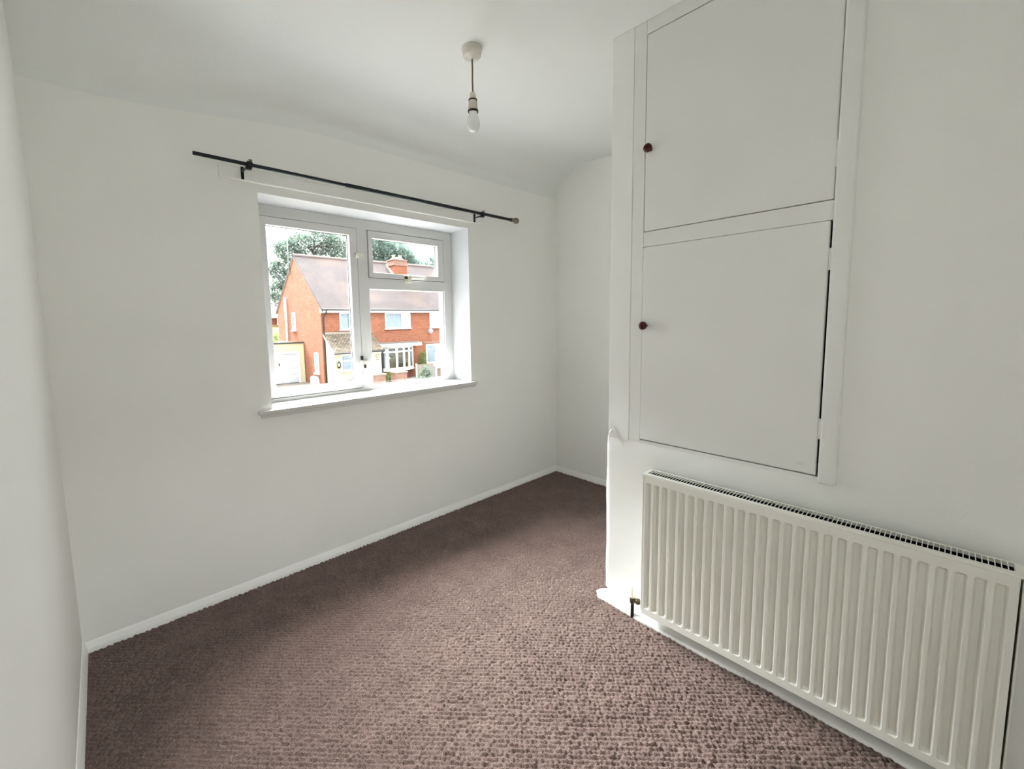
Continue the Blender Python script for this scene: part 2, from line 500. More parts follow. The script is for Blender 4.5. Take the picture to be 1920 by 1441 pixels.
# skirtings
def skirting(p0, p1, nrm):
    p0, p1, nrm = Vector(p0), Vector(p1), Vector(nrm)
    prof = [(0.012, -0.008), (0.012, 0.004), (0.011, 0.014), (0.006, 0.034), (0.001, 0.046), (-0.006, 0.050), (-0.012, 0.051), (-0.012, -0.008)]
    return MB().prism([p0 + nrm*a + Vector((0, 0, b)) for a, b in prof], p1-p0)
struct(skirting((XL, 0.011, 0), (XR, 0.011, 0), (0, -1, 0)).build('baseboard_back', M_trimw, bevel=0.002), 'thin white skirting under the window', 'skirting')
struct(skirting((-2.876, YB, 0), (-2.876, 0.01, 0), (1, 0, 0)).build('baseboard_left', M_trimw, bevel=0.002), 'thin white skirting at the left wall', 'skirting')
struct(skirting((0.002, YC, 0), (0.002, 0.01, 0), (-1, 0, 0)).build('baseboard_right', M_trimw, bevel=0.002), 'thin white skirting in the alcove', 'skirting')
rows = []
for i in range(61):                                 # the sloped, papered-over skirting below the radiator
    t = i/60
    y = -1.150 - (YB+1.150)*(-1)*t
    w = 0.006*rnd2(y*1.3, 0.4)
    fx = -1.158 + w - 0.012*min(1, max(0, t*6))
    if i == 0: fx = -1.128
    k0 = min(1, t*14)                                # the loose end lies flat on the carpet
    rows.append([(XC+0.004, y-0.028*(1-k0), 0.006+0.028*k0), (XC-0.010, y-0.020*(1-k0), 0.006+(0.024+w*0.4)*k0), (0.5*(XC+fx), y-0.006*(1-k0), 0.005+(0.016+w*0.4)*k0), (fx+0.006, y, 0.004+0.007*k0), (fx, y, 0.002), (fx+0.004, y, -0.010)])
m = MB().grid(rows)
m.add(rows[0] + [(XC+0.004, -1.18, -0.008)], [(6, 0, 1, 2, 3, 4, 5)])
struct(m.build('baseboard_bulkhead', M_paper), 'uneven white papered-over skirting below the radiator', 'skirting')

# wall's reveal darkened in colour to offset the strong light on it
M_reveal = mat('dimmed_reveal_white', lin(192, 194, 196), 0.5, spec=0.35, bump=0.08, bscale=40)
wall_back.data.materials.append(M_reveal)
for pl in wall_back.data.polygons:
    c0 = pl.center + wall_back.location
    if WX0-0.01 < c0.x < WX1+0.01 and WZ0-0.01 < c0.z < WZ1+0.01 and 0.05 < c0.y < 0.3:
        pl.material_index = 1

# ------------------------------------------------------------------ window
win = empty('window_1', ((WX0+WX1)/2, YF, WZ0), 'white casement window with three panes overlooking the street', 'window', kind='structure')
FB = YF + 0.07
MX0, MX1, TZ0, TZ1 = -1.587, -1.521, 1.461, 1.526
SX0, SX1, SZ0, SZ1 = -2.116, -1.587, 0.868, 1.807   # left sash
VX0, VX1, VZ0, VZ1 = -1.521, -0.966, 1.526, 1.806   # top vent
g = 0.0035
m = MB()
m.pierced([WX0, SX0, MX0, MX1, VX1, WX1], [WZ0, SZ0, TZ0, TZ1, VZ1, WZ1], {(1, 1), (1, 2), (1, 3), (3, 1), (3, 3)}, YF, FB)
# stops behind the opening lights
for x0, x1, z0, z1 in ((SX0, SX1, SZ0, SZ1), (VX0, VX1, VZ0, VZ1)):
    m.box(x0, x0+0.012, YF+0.045, FB, z0, z1); m.box(x1-0.012, x1, YF+0.045, FB, z0, z1)
    m.box(x0, x1, YF+0.045, FB, z0, z0+0.012); m.box(x0, x1, YF+0.045, FB, z1-0.012, z1)
m.build('window_frame', M_gloss, win, bevel=0.002)
m = MB()                                            # dark strips paint the shade in the gap round the opening lights
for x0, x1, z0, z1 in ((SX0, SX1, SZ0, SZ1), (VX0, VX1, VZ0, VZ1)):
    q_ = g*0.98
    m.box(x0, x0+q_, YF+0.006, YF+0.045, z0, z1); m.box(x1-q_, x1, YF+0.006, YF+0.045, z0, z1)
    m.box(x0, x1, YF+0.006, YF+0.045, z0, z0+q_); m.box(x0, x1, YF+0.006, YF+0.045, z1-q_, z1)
m.build('gap_shade_strip', M_rubber_shade, win)

def light(name, x0, x1, z0, z1, bl, br, bb, bt, y0, y1, gy, parent, leaf=True):
    """an opening light: its bars, its pane with a glazing bead"""
    mm = MB()
    mm.pierced([x0, x0+bl, x1-br, x1], [z0, z0+bb, z1-bt, z1], {(1, 1)}, y0, y1)
    s = mm.build(name, M_gloss, parent, bevel=0.002)
    gx0, gx1, gz0, gz1 = x0+bl, x1-br, z0+bb, z1-bt
    pane = MB().box(gx0, gx1, gy, gy+0.004, gz0, gz1).build('pane', M_glass, s)
    rb = MB()
    e = 0.0022
    rb.box(gx0, gx0+e, gy-0.003, gy, gz0, gz1); rb.box(gx1-e, gx1, gy-0.003, gy, gz0, gz1); rb.box(gx0, gx1, gy-0.003, gy, gz1-e, gz1)
    rb.build('glazing_seal', M_rubber_shade, s)
    return s
sash = light('casement', SX0+g, SX1-g, SZ0+g, SZ1-g, 0.040, 0.0435, 0.041, 0.040, YF-0.006, YF+0.042, YF+0.030, win)
vent = light('top_vent', VX0+g, VX1-g-0.002, VZ0+g, VZ1-g, 0.026, 0.046, 0.030, 0.041, YF-0.006, YF+0.042, YF+0.030, win)
MB().box(MX1, VX1, YF+0.032, YF+0.036, SZ0, TZ0).build('pane', M_glass, win)
m = MB()
e = 0.0025
m.box(MX1, MX1+e, YF+0.028, YF+0.032, SZ0, TZ0); m.box(VX1-e, VX1, YF+0.028, YF+0.032, SZ0, TZ0)
m.build('glazing_seal', M_rubber_shade, win)
m = MB()                                            # slim white beads round the fixed pane
b_ = 0.006
m.box(MX1, MX1+b_, YF+0.010, YF+0.027, SZ0, TZ0); m.box(VX1-b_, VX1, YF+0.010, YF+0.027, SZ0, TZ0)
m.box(MX1, VX1, YF+0.010, YF+0.027, SZ0, SZ0+b_)
m.build('glazing_bead', M_gloss, win, bevel=0.001)

# casement handle: cockspur on the mullion, lever hanging down
m = MB()
m.box(-1.602, -1.552, YF-0.020, YF-0.006, 1.018, 1.034)
m.prism([(-1.606, YF-0.030, 1.036), (-1.590, YF-0.030, 1.036), (-1.578, YF-0.036, 0.985), (-1.576, YF-0.040, 0.905), (-1.585, YF-0.040, 0.902), (-1.593, YF-0.036, 0.975)], (0, 0.011, 0))
m.prism([(-1.560, YF-0.012, 1.020), (-1.545, YF-0.012, 1.020), (-1.545, YF-0.012, 0.995)], (0, 0.012, 0))
hd = m.build('casement_handle', M_hand, win, bevel=0.002)
MB().box(-1.600, -1.588, YF-0.022, YF-0.006, 1.040, 1.062).build('handle_spring', M_rubber_shade, hd, bevel=0.002)
MB().box(-1.594, -1.581, YF-0.042, YF-0.036, 0.992, 1.012).build('maker_plate', M_brass, hd)
m = MB()                                            # upper catch of the casement
m.box(-1.606, -1.555, YF-0.022, YF-0.006, 1.648, 1.662)
m.box(-1.606, -1.600, YF-0.026, YF-0.006, 1.636, 1.664)
m.box(-1.596, -1.585, YF-0.018, YF-0.006, 1.632, 1.648)
m.build('casement_catch', M_hand, win, bevel=0.0015)
m = MB()                                            # vent handle: pivot in the middle, lever to the right
m.box(-1.285, -1.262, YF-0.020, YF-0.006, 1.528, 1.550)
m.box(-1.262, -1.240, YF-0.026, YF+0.002, 1.512, 1.556)
m.prism([(-1.244, YF-0.030, 1.551), (-1.244, YF-0.030, 1.536), (-1.125, YF-0.034, 1.541), (-1.125, YF-0.034, 1.547)], (0, 0.010, 0))
m.box(-1.275, -1.225, YF-0.004, YF, 1.505, 1.522)
vh = m.build('vent_handle', M_hand, win, bevel=0.0015)
MB().box(-1.288, -1.266, YF-0.024, YF-0.019, 1.530, 1.547).build('handle_spring', M_brass, vh)

# inner sill board with a stepped nosing
m = MB()
m.box(WX0, WX1, 0.008, YF+0.005, WZ0-0.004, WZ0+0.004)
m.box(-2.212, -0.866, -0.022, 0.009, WZ0-0.014, WZ0+0.004)
m.box(-2.200, -0.874, -0.013, 0.009, WZ0-0.032, WZ0-0.014)
m.build('window_sill', M_gloss, win, bevel=0.003)

# ------------------------------------------------------------------ batten and curtain pole over the window
MB_ = MB().box(-2.300, -0.783, -0.006, 0.009, 1.900, 1.957)
batten = tag(MB_.build('mounting_board', M_wall, bevel=0.006, seg=3), 'long thin painted board on the wall above the window', 'board')
pole = empty('curtain_pole', (-1.47, -0.075, 1.95), 'thin dark metal curtain pole with one ball finial above the window', 'curtain pole')
ya_, za_, zb_ = -0.078, 1.953, 1.947
zl = lambda x: za_ + (zb_-za_)*(x+2.4)/1.85
MB().tube([(-2.400, ya_, zl(-2.400)), (-1.70, ya_, zl(-1.70))], 0.0078, 14).build('inner_rod', M_pole, pole)
MB().tube([(-1.762, ya_, zl(-1.762)), (-0.575, ya_, zl(-0.575))], 0.0098, 14).build('outer_sleeve', M_pole, pole)
m = MB()
m.lathe([(0.0, 0), (0.013, 0.0), (0.0135, 0.018), (0.007, 0.022), (0.007, 0.027), (0.014, 0.032), (0.0195, 0.040), (0.0205, 0.050), (0.0195, 0.058), (0.013, 0.067), (0.0, 0.070)],
        (-0.588, ya_, zl(-0.588)), (1, 0, 0), 20)
m.build('finial', M_finial, pole)
for x, pz in ((-2.195, 1.953), (-0.845, 1.948)):
    m = MB()
    m.box(x-0.020, x-0.008, -0.013, -0.006, 1.905, 1.958)         # wall plate
    m.box(x-0.017, x-0.011, ya_, -0.008, pz-0.019, pz-0.012)      # arm
    m.lathe([(0.0105, -0.010), (0.0145, -0.010), (0.0145, 0.010), (0.0105, 0.010), (0.0105, -0.010)], (x, ya_, pz-0.0005), (1, 0, 0), 16)
    m.box(x-0.017, x+0.006, ya_-0.010, ya_+0.010, pz-0.022, pz-0.010)
    br_ = m.build('bracket', M_pole, pole, bevel=0.001)
    m = MB()
    m.tube([(x+0.004, ya_-0.002, pz+0.009), (x+0.004, ya_-0.002, pz+0.020)], [0.004, 0.008], 10)
    m.build('thumb_screw', M_finial, br_)

# ------------------------------------------------------------------ pendant light
LX, LY = -1.487, -0.755
pend = empty('pendant_light', (LX, LY, H), 'bare white bulb hanging on a short brown flex from the ceiling', 'lamp')
m = MB().lathe([(0.0, 0.0), (0.043, 0.0), (0.043, -0.006), (0.041, -0.013), (0.040, -0.013), (0.038, -0.030), (0.034, -0.036), (0.010, -0.038), (0.008, -0.042), (0.0, -0.042)], (LX, LY, H), (0, 0, 1), 32)
m.build('ceiling_rose', M_rose, pend)
m = MB().tube([(LX, LY, 2.362), (LX+0.001, LY, 2.32), (LX-0.0005, LY, 2.27), (LX+0.001, LY, 2.210)], 0.0036, 8)
m.build('flex', M_flex, pend)
hold = MB().lathe([(0.0, 2.222), (0.011, 2.222), (0.0125, 2.218), (0.0165, 2.193), (0.0165, 2.192), (0.0175, 2.190), (0.0205, 2.150), (0.0, 2.150)], (LX, LY, 0), (0, 0, 1), 24).build('lamp_holder', M_holder, pend)
MB().lathe([(0.0168, 2.196), (0.0190, 2.195), (0.0190, 2.191), (0.0168, 2.190)], (LX, LY, 0), (0, 0, 1), 24).build('joint_ring', M_ring, hold)
MB().lathe([(0.0195, 2.153), (0.0222, 2.152), (0.0222, 2.145), (0.0190, 2.144)], (LX, LY, 0), (0, 0, 1), 24).build('skirt_ring', M_ring, hold)
m = MB().lathe([(0.0172, 2.150), (0.0172, 2.140), (0.0180, 2.134), (0.0195, 2.128), (0.0235, 2.120), (0.0268, 2.110), (0.0278, 2.099), (0.0268, 2.087), (0.0235, 2.076), (0.0178, 2.0685), (0.010, 2.0645), (0.0, 2.0635)], (LX, LY, 0), (0, 0, 1), 28)
m.build('bulb', M_bulb, pend)

# ------------------------------------------------------------------ cupboard
cup = empty('built_in_cupboard', (XC, -1.63, 0.74), 'white built-in wall cupboard with two flush doors and red knobs', 'cupboard')
MB().box(XC-0.003, XC+0.03, -1.331, -1.2792, 0.742, H).build('frame_board', M_cup, cup, bevel=0.003)
MB().box(XC-0.022, XC+0.03, -1.990, -1.944, 0.733, H).build('frame_board', M_cup, cup, bevel=0.007, seg=3)
MB().box(XC-0.002, XC+0.03, -1.944, -1.331, 2.349, H).build('frame_board', M_cup, cup, bevel=0.002)
MB().box(XC-0.003, XC+0.03, -1.944, -1.331, 1.5455, 1.604).build('middle_rail', M_cup, cup, bevel=0.002)
D0, D1 = XC-0.005, XC+0.015
up_door = MB().box(D0, D1, -1.9405, -1.3335, 1.6065, 2.3455).build('door', M_cup, cup, bevel=0.003)
low_door = MB().box(D0, D1, -1.9365, -1.3318, 0.7525, 1.5445).build('door', M_cup, cup, bevel=0.004)
def knob(y, z, door):
    mm = MB().lathe([(0.0, 0.0), (0.0085, 0.0), (0.0075, 0.006), (0.0085, 0.011), (0.0135, 0.016), (0.0165, 0.021), (0.0168, 0.027), (0.0135, 0.032), (0.007, 0.0345), (0.0, 0.035)], (D0, y, z), (-1, 0, 0), 24)
    return mm.build('knob', M_red, door)
knob(-1.3555, 1.917, up_door)
knob(-1.3490, 1.230, low_door)
def hinge(z, h, door, mm=M_cup):
    k_ = MB().box(XC-0.006, XC-0.001, -1.9445, -1.9370, z-h/2, z+h/2)
    k_.tube([(XC-0.006, -1.9425, z-h/2), (XC-0.006, -1.9425, z+h/2)], 0.003, 8)
    return k_.build('hinge', mm, door)
hinge(1.735, 0.075, up_door); hinge(2.20, 0.075, up_door)
hinge(0.905, 0.065, low_door); hinge(1.43, 0.065, low_door)
tagm = mat('old_tape_patch', lin(220, 220, 218), 0.45, spec=0.3)
MB().box(D0-0.0006, D0, -1.905, -1.885, 0.776, 0.789).build('tape_patch', tagm, low_door)

# ------------------------------------------------------------------ radiator
RY0, RY1, RZ0, RZ1 = -2.362, -1.402, 0.062, 0.648
RXF = -1.195                                        # front face; wall at XC
rad = empty('radiator', (-1.15, (RY0+RY1)/2, RZ0), 'long white ribbed panel radiator with a slotted top grille below the cupboard', 'radiator')
# pressed front panel: 29 recessed channels between ridges
def panel(xf, depth, sgn):
    mm = MB()
    top, bot = RZ1-0.008, RZ0
    ya, yb = RY1-0.0085, RY0+0.0085
    n_ = 28
    pitch = (ya-yb-0.012)/n_
    ys = [ya, ya-0.006]
    dz = []
    for k_ in range(n_):
        s0 = ya-0.006-pitch*k_
        ys += [s0-0.0015, s0-0.0055, s0-0.0190, s0-0.0245]
    prof = [0, 0] + [0, 1, 1, 0]*n_
    ys.append(yb); prof.append(0)
    zr = [bot, bot+0.026, bot+0.034, top-0.034, top-0.026, top]
    zf = [0, 0, 1, 1, 0, 0]
    rows = []
    for z_, fz in zip(zr, zf):
        rows.append([(xf + sgn*depth*a_*fz, y_, z_) for y_, a_ in zip(ys, prof)])
    k0 = len(mm.v)
    mm.grid(rows)
    mm.sm = [False]*len(mm.f)
    # rim
    r_ = 0.012*sgn
    for (y_a, z_a), (y_b, z_b) in (((ya, bot), (yb, bot)), ((yb, bot), (yb, top)), ((yb, top), (ya, top)), ((ya, top), (ya, bot))):
        mm.quad((xf, y_a, z_a), (xf, y_b, z_b), (xf+r_, y_b, z_b), (xf+r_, y_a, z_a))
    return mm
fp = panel(RXF, 0.0135, 1).build('front_panel', M_rad, rad, bevel=0.0022)
bp_ = MB().box(XC-0.050, XC-0.040, RY0+0.006, RY1-0.006, RZ0, RZ1-0.03)
bp_.build('rear_panel', M_rad, rad, bevel=0.002)
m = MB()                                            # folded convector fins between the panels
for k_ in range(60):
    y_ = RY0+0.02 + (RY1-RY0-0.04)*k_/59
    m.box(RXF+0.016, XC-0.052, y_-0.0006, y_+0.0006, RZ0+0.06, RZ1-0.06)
tag(m.build('convector_fins', M_fin_shade, rad), kind='stuff')
for y_ in (RY1-0.004, RY0):
    MB().box(RXF+0.003, XC-0.036, y_, y_+0.004, RZ0+0.004, RZ1-0.002).build('side_panel', M_rad, rad, bevel=0.0015)
gr = MB()
gx0, gx1 = RXF+0.002, XC-0.036
s0_, s1_ = RXF+0.019, XC-0.043                      # slot band
gr.box(gx0, s0_, RY0, RY1, RZ1-0.008, RZ1); gr.box(s1_, gx1, RY0, RY1, RZ1-0.008, RZ1)
gr.box(s0_, s1_, RY1-0.014, RY1, RZ1-0.004, RZ1); gr.box(s0_, s1_, RY0, RY0+0.016, RZ1-0.004, RZ1)
grille = gr.build('top_grille', M_rad, rad, bevel=0.001)
NB = 88
ga, gb = RY0+0.016, RY1-0.014
first = None
for k_ in range(1, NB):
    y_ = ga + (gb-ga)*k_/NB
    if first is None:
        first = MB().box(s0_, s1_, y_-0.0009, y_+0.0009, RZ1-0.0016, RZ1).build('grille_bar', M_rad, grille)
        fo = ORG[first.name]
    else:
        copy_part(first, (fo.x, y_, fo.z), grille)
MB().box(s0_, s1_, RY0+0.016, RY1-0.014, RZ1-0.012, RZ1-0.010).build('grille_slot_shade', M_fin_shade, rad)  # black sheet stands in for the shade below the grille slots
MB().lathe([(0, 0), (0.004, 0), (0.004, 0.003), (0, 0.004)], (0.5*(s0_+s1_), -1.842, RZ1-0.002), (0, 0, 1), 12).build('grille_screw', M_brass, rad)
# lockshield valve and pipe at the left end
VX, VY = XC-0.078, -1.352
valve = MB()
valve.lathe([(0.0, 0.058), (0.0075, 0.058), (0.011, 0.063), (0.012, 0.070), (0.012, 0.082), (0.0085, 0.086), (0.0085, 0.094), (0.0, 0.094)], (VX, VY, 0), (0, 0, 1), 12)
valve.lathe([(0.0075, 0.0), (0.0075, 0.050)], (VX, VY-0.002, 0.078), (0, -1, 0), 12)
valve.lathe([(0.0075, 0.0), (0.0125, 0.0), (0.0125, 0.012), (0.0075, 0.012)], (VX, VY-0.018, 0.078), (0, -1, 0), 6)
vb = valve.build('valve_body', M_brass, rad)
cp_ = MB().lathe([(0.0, 0.134), (0.003, 0.134), (0.0075, 0.1345), (0.0095, 0.131), (0.0100, 0.090), (0.0095, 0.086), (0.0, 0.086)], (VX, VY, 0), (0, 0, 1), 18).build('valve_cap', M_cap, vb)
MB().lathe([(0.0, 0.0), (0.0026, 0.0), (0.0026, 0.0006), (0.0, 0.0006)], (VX, VY, 0.1343), (0, 0, 1), 10).build('screw_hole', M_rubber_shade, vb)
MB().tube([(VX, VY, 0.066), (VX, VY, 0.030), (VX, VY, -0.010)], 0.0075, 12).build('feed_pipe', M_pipe, rad)

# ================================================================== outside
dk = lambda r, g, b: tuple(v*OUT for v in lin(r, g, b)[:3]) + (1.0,)
OUT = 0.41                                         # everyday masonry reflects about a quarter of the light
GZ = -2.88                                          # street level seen from the first floor
M_brick = brick_mat('orange_red_brick', dk(208, 138, 104), dk(190, 114, 84), dk(124, 82, 66), 0.225, 0.075, 0.010, mottle=0.16, mscale=1.1)
M_brick2 = brick_mat('red_brick', dk(186, 108, 80), dk(156, 84, 64), dk(120, 84, 70), 0.225, 0.075, 0.009, mottle=0.18, mscale=0.9)
M_roof = brick_mat('weathered_plain_tiles', dk(100, 87, 85), dk(84, 72, 72), dk(64, 57, 57), 0.165, 0.10, 0.006, mottle=0.2, mscale=0.5, bump=0.6, blotch=(dk(112, 94, 84), 0.35))
M_roof2 = brick_mat('porch_tiles', dk(168, 152, 130), dk(128, 114, 98), dk(58, 50, 46), 0.20, 0.14, 0.018, mottle=0.28, mscale=3.0, bump=0.8)
M_cream = mat('cream_render', lin(172, 165, 136), 0.85, spec=0.2, var=0.02, vscale=1.5, bump=0.3, bscale=12)
M_upvc = mat('white_upvc', lin(196, 196, 194), 0.35, spec=0.4)
M_black = mat('black_plastic_gutter', dk(44, 42, 42), 0.4)
M_conc = mat('pale_concrete_paving', dk(168, 160, 150), 0.9, spec=0.2, var=0.08, vscale=1.1, bump=0.2, bscale=14)
M_road = mat('asphalt', dk(120, 118, 116), 0.92, spec=0.2, var=0.08, vscale=2.0)
M_felt = mat('grey_roof_felt', dk(138, 134, 128), 0.9, var=0.12, vscale=2)
M_pinkwall = brick_mat('pale_pink_walling', dk(186, 140, 122), dk(170, 124, 108), dk(196, 168, 150), 0.30, 0.10, 0.012, mottle=0.14, mscale=1.6)
M_coping = mat('stone_coping', dk(178, 166, 150), 0.9, var=0.08, vscale=4)
M_curt = mat('pale_blue_curtain', dk(172, 186, 196), 0.85, spec=0.1, var=0.1, vscale=2.5)
M_net = mat('white_net_curtain', lin(178, 186, 186), 0.9, spec=0.1, var=0.06, vscale=3)
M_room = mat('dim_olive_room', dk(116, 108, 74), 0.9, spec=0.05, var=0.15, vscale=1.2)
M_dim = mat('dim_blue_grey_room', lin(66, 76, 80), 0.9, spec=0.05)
M_farglass = glass_mat('far_window_glass', (0.97, 0.99, 1, 1))
M_door_pale = mat('pale_aqua_door', lin(176, 196, 196), 0.45, var=0.03, vscale=2)
M_bark = mat('grey_bark', dk(98, 92, 84), 0.95, spec=0.1, var=0.15, vscale=3)
def leaf_mat(name, col, **k):
    m = mat(name, col, 0.7, spec=0.2, **k)
    n, l = m.node_tree.nodes, m.node_tree.links
    p = n['Principled BSDF']
    t = n.new('ShaderNodeBsdfTranslucent')
    if p.inputs['Base Color'].is_linked: l.new(p.inputs['Base Color'].links[0].from_socket, t.inputs['Color'])
    t.inputs['Color'].default_value = col
    x = n.new('ShaderNodeMixShader'); x.inputs[0].default_value = 0.5
    l.new(p.outputs[0], x.inputs[1]); l.new(t.outputs[0], x.inputs[2]); l.new(x.outputs[0], n['Material Output'].inputs['Surface'])
    return m
M_leafa = leaf_mat('grey_green_leaves', dk(138, 158, 142), var=0.3, vscale=1.3)
M_leafb = leaf_mat('blue_green_leaves', dk(146, 170, 158), var=0.25, vscale=1.0)
M_leafc = leaf_mat('fresh_green_leaves', dk(170, 188, 112), var=0.3, vscale=3)
M_leafd = leaf_mat('dusty_shrub_leaves', dk(156, 172, 150), var=0.3, vscale=4)
M_alu = mat('pale_aluminium', dk(190, 194, 196), 0.4, metal=0.4)
M_oak = mat('weathered_fence_boards', dk(150, 118, 98), 0.9, var=0.12, vscale=3)
M_greyf = mat('grey_painted_boards', dk(164, 160, 156), 0.85, var=0.06, vscale=3)

g1 = MB().box(-60, 90, 0.4, 130, GZ-0.3, GZ-0.12)
g1.box(-60, 90, 19.6, 130, GZ-0.12, GZ)
struct(g1.build('ground_outside', M_conc), 'pale paved ground in front of the houses across the street', 'ground')
struct(MB().box(-60, 90, 8.5, 17.0, GZ-0.12, GZ-0.10).build('road', M_road), 'grey street between the houses', 'road')

# ---- the semi-detached pair opposite
HX0, HX1, HY0, HY1 = 7.786, 24.4, 25.60, 34.56
EZ, RY, RZ = 2.02, 30.08, 6.0
house = empty('brick_house', (16.0, 30.0, GZ), 'long red brick house across the street under a hazy brown tiled roof', 'house')
m = MB()
m.box(HX0, HX1, HY0, HY1, GZ, EZ-0.002)
for x in (HX0, HX1):
    s = 1 if x == HX0 else -1
    m.prism([(x, HY0, EZ), (x, HY0, EZ+0.25), (x, RY, RZ-0.05), (x, HY1, EZ+0.25), (x, HY1, EZ)], (0.3*s, 0, 0))
body = m.build('brick_walls', M_brick, house)
# roof: two slopes with thickness, ridge course
def slope_poly(y_e, z_e, y_r, z_r, th):
    return [(0, y_e, z_e), (0, y_r, z_r), (0, y_r, z_r+th), (0, y_e, z_e+th)]
m = MB()
m.prism([(HX0-0.06, *p[1:]) for p in slope_poly(HY0-0.32, EZ+0.03, RY, RZ-0.02, 0.11)], (HX1-HX0+0.1, 0, 0))
m.prism([(HX0-0.06, *p[1:]) for p in slope_poly(HY1+0.32, EZ+0.03, RY, RZ-0.02, 0.11)], (HX1-HX0+0.1, 0, 0))
roof = m.build('roof', M_roof, house)
m = MB()
for k_ in range(55):
    x = HX0-0.06 + k_*0.3
    m.lathe([(0.115, 0), (0.12, 0.29)], (x, RY, RZ+0.06), (1, 0, 0), 8)
tag(m.build('ridge_tiles', mat('ridge_tile', dk(158, 138, 130), 0.85, var=0.1, vscale=2), roof), kind='stuff')
MB().box(HX0-0.02, HX1, HY0-0.30, HY0, EZ-0.11, EZ+0.06).build('fascia', M_upvc, house)
m = MB().tube([(HX0-0.05, HY0-0.36, EZ+0.085), (HX1, HY0-0.36, EZ+0.085)], 0.055, 8)
m.build('gutter', M_black, house)
MB().tube([(8.02, HY0-0.36, EZ+0.02), (8.02, HY0-0.33, EZ-0.10), (7.90, HY0-0.08, EZ-0.42), (7.90, HY0-0.07, -1.0), (7.90, HY0-0.07, GZ)], 0.045, 8).build('downpipe', M_black, house)
MB().tube([(HX0-0.11, 32.2, 3.22), (HX0-0.11, 32.2, -0.30)], 0.085, 10).build('soil_pipe', M_upvc, house)
m = MB()
m.prism([(HX0-0.05, HY0-0.34, EZ-0.03), (HX0-0.05, RY, RZ-0.10), (HX0-0.05, RY, RZ-0.02), (HX0-0.05, HY0-0.34, EZ+0.04)], (0.05, 0, 0))
m.prism([(HX0-0.05, HY1+0.34, EZ-0.03), (HX0-0.05, RY, RZ-0.10), (HX0-0.05, RY, RZ-0.02), (HX0-0.05, HY1+0.34, EZ+0.04)], (0.05, 0, 0))
m.box(HX0-0.06, HX0+0.02, HY0-0.34, HY0, EZ-0.14, EZ+0.20)
m.build('verge_mortar', M_coping, house)
m = MB()
m.box(14.85, 16.05, 28.55, 29.55, 4.2, 5.72)
chim = m.build('chimney', M_brick, house)
m = MB(); m.box(14.78, 16.12, 28.48, 29.62, 5.72, 5.92); m.box(14.84, 16.06, 28.54, 29.56, 5.92, 6.14); m.box(14.78, 16.12, 28.48, 29.62, 6.14, 6.22)
m.build('corbel', M_pinkwall, chim)
MB().lathe([(0.60, 0), (0.5, 0.10), (0.3, 0.2), (0.0, 0.24)], (15.45, 29.05, 6.22), (0, 0, 1), 12).build('flaunching', M_cream, chim)
for x in (15.15, 15.75):
    MB().lathe([(0.13, 0), (0.11, 0.24), (0.14, 0.25), (0.14, 0.30), (0.10, 0.30), (0.09, 0.0)], (x, 29.05, 6.30), (0, 0, 1), 12).build('chimney_pot', M_cream, chim)
m = MB()
def rf(y): return EZ+0.14 + (RZ-EZ-0.05)*(y-HY0+0.32)/(RY-HY0+0.32)
m.prism([(14.74, 28.45, rf(28.45)+0.0), (14.74, 29.6, rf(29.6)+0.0), (14.74, 29.6, rf(29.6)+0.25), (14.74, 28.45, rf(28.45)+0.25)], (0.1, 0, 0))
m.box(14.74, 16.12, 28.40, 28.56, rf(28.4)-0.05, rf(28.5)+0.22)
m.build('lead_flashing', M_coping, chim)

def curtain(y, x0, x1, z0, z1, m_, parent, name='curtain', amp=0.03, wl_=0.16):
    n_ = max(8, int((x1-x0)/wl_*8))
    rows = [[(x0+(x1-x0)*i/n_, y+amp*math.sin(2*math.pi*(x1-x0)*i/n_/wl_ + 0.8*math.sin(i*0.7)), z) for i in range(n_+1)] for z in (z0, z1)]
    return MB().grid(rows).build(name, m_, parent)

def window_front(x0, x1, z0, z1, yw, mull, parent, drape, bars=(), name='window', fr=0.09):
    """a flat window on a wall that faces the street; mull: x of mullions, bars: z of transoms (all panes)"""
    mm = MB()
    yf, yb = yw-0.05, yw
    gx = [x0, x0+fr] + [q for x in mull for q in (x-fr*0.5, x+fr*0.5)] + [x1-fr, x1]
    gz = [z0, z0+fr] + [q for z in bars for q in (z-fr*0.45, z+fr*0.45)] + [z1-fr*0.8, z1]
    mm.pierced(gx, gz, {(i, j) for i in range(1, len(gx)-1, 2) for j in range(1, len(gz)-1, 2)}, yf, yb)
    mm.box(x0-0.05, x1+0.05, yw-0.12, yb, z0-0.07, z0-0.001)
    w = mm.build(name, M_upvc, parent)
    xs_ = [x0+fr] + [q for x in mull for q in (x-fr*0.5, x+fr*0.5)] + [x1-fr]
    zs_ = [z0+fr] + [q for z in bars for q in (z-fr*0.45, z+fr*0.45)] + [z1-fr*0.8]
    for i in range(0, len(xs_), 2):
        for j in range(0, len(zs_), 2):
            MB().box(xs_[i], xs_[i+1], yw-0.030, yw-0.026, zs_[j], zs_[j+1]).build('pane', M_farglass, w)
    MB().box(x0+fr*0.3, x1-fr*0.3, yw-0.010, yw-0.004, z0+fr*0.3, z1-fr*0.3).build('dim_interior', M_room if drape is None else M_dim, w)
    if drape:
        for (a_, b_, mm_) in drape:
            curtain(yw-0.017, a_, b_, z0+fr, z1-fr*0.8, mm_, w, amp=0.005, wl_=0.14)
    return w
window_front(8.99, 11.02, 0.79, 1.915, HY0, [10.32], house, [(9.05, 9.55, M_curt), (9.62, 10.25, M_curt), (10.42, 10.7, M_curt)])
window_front(12.29, 14.37, 0.79, 1.915, HY0, [13.65], house, [(12.42, 13.58, M_curt), (13.72, 14.25, M_net)])
